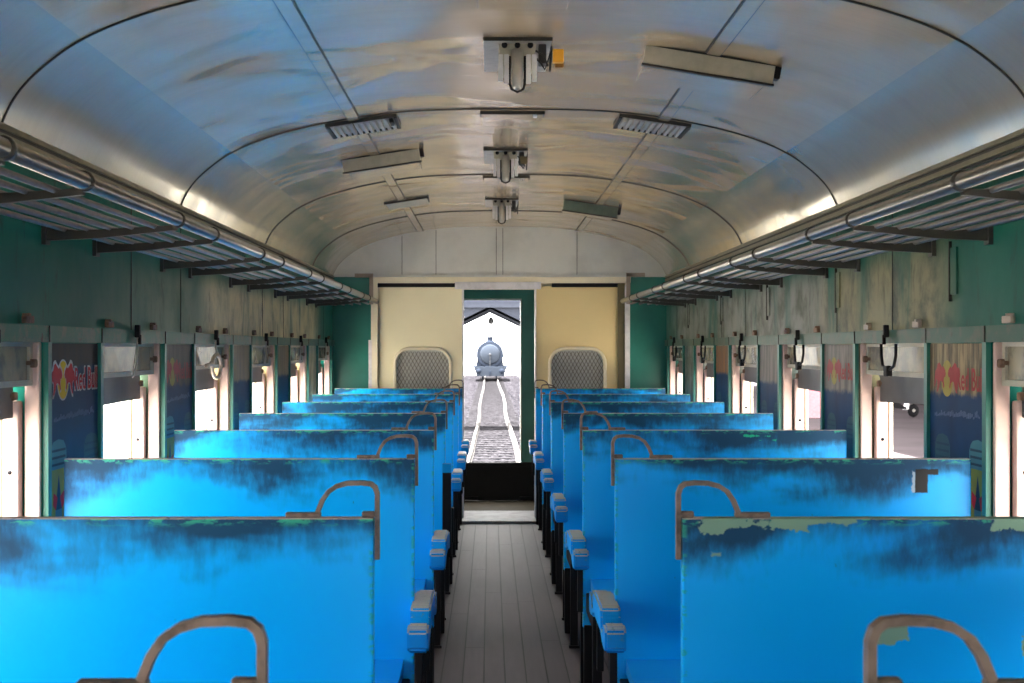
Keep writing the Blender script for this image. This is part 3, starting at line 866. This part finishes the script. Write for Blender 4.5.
def poster(s, w, y0, y1, kind, logo, cans, label):
    """local u runs as one reads it: near to far on the left wall, far to near on the right"""
    W = y1-y0
    o = empty('wall_poster', (w, y0 if s < 0 else y1, 0))
    sg = 1 if s < 0 else -1
    def place(vs2, fs, d, name, m):
        if not isinstance(vs2[0], (list, tuple)): raise ValueError
        mb = MB(); x = -s*d
        n_ = len(vs2)
        vs = [(x, sg*u, z) for u, z in vs2] + [(x+s*.0006, sg*u, z) for u, z in vs2]
        mb.add(vs, [tuple(f_) for f_ in fs] + [tuple(n_+i for i in f_) for f_ in fs])
        me_ = bpy.data.meshes.new(name); me_.from_pydata(mb.v, [], mb.f); me_.materials.append(m)
        ob = bpy.data.objects.new(name, me_); COL.objects.link(ob); ob.parent = o
        return ob
    MB().box(-s*.004, 0, 0, sg*W, ZS+.01, ZH-.003).build('sheet', SH[kind], o)
    if logo:
        R, Y_, Wh = (PM['red'], PM['yellow'], PM['white']) if logo == 1 else (PM['pink'], PM['paley'], PM['palew'])
        cu = .14 if s < 0 else .175; cz = 1.268
        circ = lambda r, n_=24: [(cu+r*math.cos(2*PI*i/n_), cz+r*math.sin(2*PI*i/n_)) for i in range(n_)]
        if logo == 1: place(circ(.060), [tuple(range(24))], .0044, 'sun_outline', Wh)
        place(circ(.055), [tuple(range(24))], .0048, 'sun', Y_)
        for m_, nm in ((-1, 'bull'), (1, 'bull')):
            pl = [(cu+m_*(.121-u)*1.0, cz-.008+z*1.0) for u, z in bull]
            if logo == 1:
                gx = sum(q[0] for q in pl)/len(pl); gz = sum(q[1] for q in pl)/len(pl)
                place([(gx+(q[0]-gx)*1.12, gz+(q[1]-gz)*1.22) for q in pl], [tuple(range(len(pl)))], .0050, 'bull_outline', Wh)
            place(pl, [tuple(range(len(pl)))], .0054, nm, R)
        tx = .262 if s < 0 else .272
        sc = (W-tx-.012)/.285
        if logo == 1: place([(tx-.005+u*sc, 1.236-.005+z) for u, z in RED_OUT[0]], RED_OUT[1], .0050, 'lettering_outline', Wh)
        place([(tx+u*sc, 1.236+z) for u, z in RED_TXT[0]], RED_TXT[1], .0056, 'lettering', R)
    # unreadable line of small script
    if kind in ('fresh', 'faded', 'torn'):
        mbv, mbf = [], []
        u = .05; rs = random.Random(3)
        while u < W-.04:
            h = rs.uniform(.008, .02); l = rs.uniform(.006, .014); z = 1.150+.02*u+rs.uniform(-.003, .003)
            b = len(mbv); mbv += [(u, z), (u+l, z+.002), (u+l, z+h), (u, z+h-.002)]; mbf.append((b, b+1, b+2, b+3)); u += l+.004
        place(mbv, mbf, .0046, 'script_line', PM['script'])
    for ci, (u0, u1) in enumerate(((.015, .175), (.365, .525)) if s < 0 else ((.055, .205), (.385, .54))):
        if not cans: break
        zt_ = 1.100; zb_ = .76; cw = u1-u0; um = (u0+u1)/2
        A = lambda a, b, z_0, z_1: ([(u0+cw*a, z_0), (u0+cw*b, z_0), (u0+cw*b, z_1), (u0+cw*a, z_1)], [(0,1,2,3)])
        dim = kind in ('bare', 'grey', 'brown') or ci == (1 if s < 0 else 0)
        body = 'deep' if dim else 'lime'
        can = place([(u0, zb_), (u1, zb_), (u1, zt_-.036), (u1-.012, zt_-.018), (u1-.03, zt_-.006), (um, zt_), (u0+.03, zt_-.006), (u0+.012, zt_-.018), (u0, zt_-.036)], [tuple(range(9))], .0044, 'printed_can', PM['teal'] if not dim else PM['deep2'])
        def sub(vf, d, nm, m):
            q = place(vf[0], vf[1], d, nm, m); q.parent = can
        sub(A(.03, .97, zb_, zt_-.085), .0048, 'can_body', PM[body])
        for z in (zt_-.03, zt_-.05, zt_-.07): sub(A(.06, .94, z-.005, z+.002), .0048, 'can_ring', PM['deep'])
        sub(A(.30, .70, zb_, zt_-.20), .0052, 'can_panel', PM['teal'])
        sub(([(u0+cw*.3, zt_-.20), (u0+cw*.7, zt_-.20), (u0+cw*.5, zt_-.10)], [(0,1,2)]), .0052, 'can_panel', PM['deep'])
        if not dim:
            for m_ in (-1, 1): sub(([(um+m_*.012, zt_-.165), (um+m_*.05, zt_-.15), (um+m_*.055, zt_-.185), (um+m_*.03, zt_-.20)], [(0,1,2,3)]), .0056, 'can_mark', PM['red'])
    tag(o, label, 'poster', 'posters on the piers between the windows')
pier = [(WIN[k][1]+.036, WIN[k+1][0]-.034) for k in range(4, 9)]
LP = [('fresh', 1, True, 'navy drinks poster with bright red and yellow bull logo, left wall, nearest'),
      ('faded', 2, True, 'faded drinks poster with pinkish bull logo, second on the left wall'),
      ('bare', 0, True, 'poster with its top worn to bare beige, third on the left wall'),
      ('bare', 0, False, 'poster with its top worn to bare beige, fourth on the left wall')]
RP = [('torn', 2, True, 'torn drinks poster with a scraped red logo and lime can, right wall, nearest'),
      ('grey', 2, True, 'grey-topped faded drinks poster, second on the right wall'),
      ('grey', 0, True, 'grey-topped poster without a readable logo, third on the right wall'),
      ('brown', 0, True, 'brown-topped poster, fourth on the right wall, farthest of that side')]
for k in range(4):
    poster(-1, LW, *pier[k], *LP[k]); poster(1, RW, *pier[k], *RP[k])

# ------------------------------------------------------------------ outside
ZG = -1.25; ZRL = -1.05
structure(MB().box(-400, -2.6, -120, 400, ZG-.3, ZG-.02).box(-400, 400, 140, 400, ZG-.31, ZG-.021).build('ground_yard_left', M['dust']))
structure(MB().box(8, 400, -120, 140, ZG-.3, ZG-.02).build('ground_yard_right', M['yard']))
structure(MB().box(2.6, 8, -120, 140, ZG-.3, ZG-.02).build('ground_bounce_right', M['dust']))  # unseen pale strip laid to bounce sunlight in through the right windows
structure(MB().box(-2.6, 2.6, -60, 140, ZG-.3, ZG+.06).build('ground_ballast', M['ballast']))
track = empty('railway_track', (0.09, 14, ZRL))
Lr = [(14,-.52),(24,-.50),(31.8,-.473),(36,-.44),(40.8,-.427),(48,-.385),(55.8,-.387),(64,-.44),(73.8,-.443),(90,-.40),(109.5,-.416),(138,-.42)]
Rr = [(14,.66),(24,.655),(31.8,.636),(38,.66),(44.8,.634),(52,.59),(58.3,.60),(68,.68),(78.6,.697),(92,.63),(109.5,.584),(138,.60)]
for pts in (Lr, Rr):
    q = []
    for (ya, xa), (yb_, xb) in zip(pts, pts[1:]):
        for i in range(4):
            t = i/4; t2 = t*t*(3-2*t); q.append((xa+(xb-xa)*t2-.09, ya+(yb_-ya)*t-14))
    mb = MB()
    for (xa, ya), (xb, yb_) in zip(q, q[1:]):
        for hw, z0, z1 in ((.034, -.045, 0), (.010, -.11, -.045), (.06, -.13, -.11)):
            mb.add([(xa-hw, ya, z0), (xa+hw, ya, z0), (xa+hw, ya, z1), (xa-hw, ya, z1), (xb-hw, yb_, z0), (xb+hw, yb_, z0), (xb+hw, yb_, z1), (xb-hw, yb_, z1)],
                   [(0,1,5,4),(1,2,6,5),(2,3,7,6),(3,0,4,7)])
    mb.build('rail', M['railhead'], track)
mb = MB()
for i in range(140):
    y = 1+i*.85; j = random.uniform(-.05, .05)
    mb.box(-.92+j, .92+j, y, y+.22, -.24, -.125)
mb.build('sleepers', M['sleeper'], track)['kind'] = 'stuff'
tag(track, 'wavy railway track running away from the open door', 'railway track')

# steam locomotive at the end of the track
YL = 114.; sl = YL/F
loco = empty('steam_locomotive', (0.0, YL, ZRL))
lz = lambda py: EYE-(py-VY)*sl-ZRL
P = lambda nm, mb, m, par=loco: mb.build(nm, m, par)
cz = lz(354.5); R0 = 1.03
P('boiler', MB().lathe([(R0-.06, 1.0), (R0-.03, 3), (R0-.03, 9.)], (0, 0, cz), 'y', 32), M['loco'])
sb = P('smokebox', MB().lathe([(R0-.12, -.06), (R0-.02, -.05), (R0, .0), (R0, 2.)], (0, 0, cz), 'y', 36), M['loco'])
MB().lathe([(.10, -.26), (.35, -.22), (.66, -.14), (.78, -.06)], (0, 0, cz), 'y', 32).build('smokebox_door', M['loco_pale'], sb)
MB().lathe([(.02, -.36), (.10, -.34), (.10, -.24)], (0, 0, cz), 'y', 14).build('door_dart', M['loco_white'], sb)
MB().box(-.03, .03, -.30, -.26, cz-1.0, cz-.05, bev=.01).build('lock_handle', M['loco_white'], sb)
P('chimney', MB().lathe([(.34, 0), (.24, .10), (.20, .28), (.26, .33), (.26, .40)], (0, .9, cz+R0-.06), 'z', 20), M['loco'])
P('saddle', MB().prism([(-1.06, lz(367)), (1.10, lz(367)), (1.0, cz-.55), (.85, cz), (-.85, cz), (-1.0, cz-.45)], 'y', .05, 1.9), M['loco'])
P('running_board', MB().box(-1.32, 1.38, -.3, 9, lz(366.5)-.09, lz(366.5), bev=.02), M['loco_pale'])
bb = P('buffer_beam', MB().prism([(-1.22, lz(367.5)), (1.26, lz(367.5)), (1.08, lz(376)), (-1.0, lz(376))], 'y', -.45, -.25), M['loco_pale'])
for x in (-.85, .88):
    MB().lathe([(.20, -1.0), (.20, -.95), (.09, -.93), (.11, -.4)], (x, 0, lz(371)), 'y', 18).build('buffer', M['loco'], bb)
MB().box(-.07, .07, -.62, -.44, lz(375), lz(371), bev=.02).build('coupling', M['loco'], bb)
for x in (-.56, .50):
    for y in (.6, 2.6, 4.4, 6.2):
        P('wheel', MB().lathe([(.40, -.06), (.46, -.06), (.50, 0), (.46, .06), (.40, .06)], (x, y, .5), 'x', 24), M['loco'])
P('cab', MB().box(-1.0, 1.0, 9, 11, .9, cz+.35, bev=.03).prism([(-1.02, cz+.3), (1.02, cz+.3), (.6, cz+.75), (-.6, cz+.75)], 'y', 8.8, 11.3), M['loco'])
tag(loco, 'steam locomotive facing the carriage at the end of the track', 'locomotive')

# shed roof seen through the doorway
shed = empty('shed_roof', (0.0, 40, ZG))
pk, ev, wd = 2.56-ZG, .93-ZG, 3.4
mb = MB()
for sx in (-1, 1):
    mb.prism([(.0, pk), (0, pk+.08), (sx*wd, ev+.08), (sx*wd, ev)], 'y', 6, 8.5)
mb.build('roof_sheeting', M['roof_sheet'], shed)
mb = MB()
for i in range(3, 4):
    for sx in (-1, 1): mb.prism([(0, pk), (0, pk-.09), (sx*wd, ev-.09), (sx*wd, ev)], 'y', i*2.45, i*2.45+.10)
mb.build('rafters', M['roof_sheet'], shed)
for sx in (-1, 1):
    for y in (6.2, 8.3):
        MB().box(sx*wd-.08, sx*wd+.08, y-.08, y+.08, 0, ev+.02).build('post', M['roof_sheet'], shed)
MB().prism([(-wd, ev), (0, pk), (wd, ev), (wd, pk+.9), (-wd, pk+.9)], 'y', 6.0, 6.1).box(-wd, wd, 5.9, 6.1, pk+.04, pk+.16).build('gable_sheet', M['roof_sheet'], shed)
l_ = MB().lathe([(.02, 0), (.05, -.02), (.10, -.12), (.09, -.2), (.03, -.24)], (.03, 8.2, pk-.20), 'z', 16).build('hanging_bulb', M['loco_white'], shed)
MB().tube([(.03, 8.2, pk-.20), (.03, 8.2, pk-.02)], .012, 6).build('bulb_cord', M['black_iron'], shed)
tag(shed, 'dark gabled shed roof over the track beyond the doorway', 'shed roof')

gp = empty('track_post', (2.15, 84, ZG))
MB().box(-.16, .16, -.16, .16, 0, 2.5, bev=.02).build('post', M['loco_pale'], gp)
MB().box(-.24, .24, -.24, .24, 2.5, 2.62, bev=.02).build('cap', M['loco'], gp)
tag(gp, 'pale grey post beside the track, cut by the door jamb', 'post')

# yard on the right: unseen canopy set to shade it, a scooter and a red board
can = empty('yard_shade_canopy', (20, 30, ZG))
MB().box(-11, 30, -60, 75, 6.1, 6.25).build('roof_sheeting', M['roof_sheet'], can)
for x in (-10.5, 10, 29):
    for y in (-45, -15, 8, 44, 70):
        MB().box(x-.12, x+.12, y-.12, y+.12, 0, 6.1).build('post', M['roof_sheet'], can)
tag(can, 'unseen canopy roof set to shade the grey yard outside the right windows', 'canopy')
sc_ = empty('motor_scooter', (15.6, 57, ZG-.02)); sc_.rotation_euler = (0, 0, .3)
for x in (-.55, .55):
    wh = MB().lathe([(.12, -.05), (.22, -.06), (.25, 0), (.22, .06), (.12, .05)], (x, 0, .25), 'y', 20).build('wheel', M['black_iron'], sc_)
    MB().lathe([(.03, -.07), (.11, -.03), (.11, .03), (.03, .07)], (x, 0, .25), 'y', 14).build('hub', M['dull_steel'], wh)
MB().prism([(-.62, .40), (-.2, .34), (.15, .30), (.2, .36), (-.15, .55), (-.65, .62)], 'y', -.11, .11).build('body', M['black_iron'], sc_)
MB().box(-.62, .02, -.12, .12, .60, .70, bev=.03).build('saddle', M['black_iron'], sc_)
MB().prism([(.18, .28), (.26, .30), (.42, .86), (.36, .88)], 'y', -.14, .14).build('leg_shield', M['white'], sc_)
MB().tube([(.55, 0, .25), (.38, 0, .88), (.36, 0, .96)], .025, 8).tube([(.34, -.28, .98), (.38, 0, .96), (.34, .28, .98)], .018, 8).build('handlebar', M['dull_steel'], sc_)
tag(sc_, 'dark parked scooter in the yard outside the right windows', 'scooter')
rb = empty('notice_board', (10.9, 50, ZG-.02))
MB().box(-.36, .36, -.03, .03, .30, 1.32, bev=.01).build('panel', M['red_post'], rb)
for x in (-.34, .34): MB().box(x-.03, x+.03, -.05, .03, 0, 1.36).build('leg', M['black_iron'], rb)
tag(rb, 'dull red board standing in the yard outside the right windows', 'board')

# ------------------------------------------------------------------ light
w = bpy.data.worlds.new('World'); SC.world = w; w.use_nodes = True
t = w.node_tree; bg = t.nodes['Background']
bg.inputs[0].default_value = (1.0, .985, .95, 1); bg.inputs[1].default_value = 9.0
def portal(name, loc, rot, sx, sy):
    ld = bpy.data.lights.new(name, 'AREA'); ld.shape = 'RECTANGLE'; ld.size = sx; ld.size_y = sy
    ld.cycles.is_portal = True
    o = bpy.data.objects.new(name, ld); COL.objects.link(o); o.location = loc; o.rotation_euler = rot
for a, b in WIN:
    for s, wx in ((-1, LW), (1, RW)):
        portal('window_daylight', (wx+s*.14, (a+b)/2, (ZS+1.18)/2), (0, s*PI/2, 0), 1.18-ZS, b-a)
portal('door_daylight', (CX, 13.5, 1.1), (-PI/2, 0, 0), .6, 1.5)
portal('door_daylight', (CX, YB-.12, 1.0), (PI/2, 0, 0), 1.1, 2.0)
sun = bpy.data.lights.new('sun', 'SUN'); sun.energy = 45.0; sun.angle = math.radians(2); sun.color = (1, .96, .9)
so = bpy.data.objects.new('sun', sun); COL.objects.link(so); so.rotation_euler = (math.radians(6), math.radians(-11), 0)

# ------------------------------------------------------------------ camera
cd = bpy.data.cameras.new('camera'); cam = bpy.data.objects.new('camera', cd); COL.objects.link(cam)
cam.location = (0, 0, EYE); cam.rotation_euler = (PI/2, 0, 0)
cd.sensor_width = 36; cd.lens = F*36/1024; cd.shift_x = 22/1024; cd.shift_y = 6.5/1024
cd.clip_end = 1000; cd.clip_start = .05
cd.dof.use_dof = True; cd.dof.focus_distance = 6.5; cd.dof.aperture_fstop = 14
SC.camera = cam
vs_ = SC.view_settings; vs_.view_transform = 'Standard'; vs_.look = 'None'; vs_.gamma = 1; vs_.exposure = 0.72; vs_.use_curve_mapping = False
SC.cycles.max_bounces = 12; SC.cycles.diffuse_bounces = 6; SC.cycles.glossy_bounces = 5
SC.cycles.sample_clamp_indirect = 12
SC.cycles.use_denoising = True
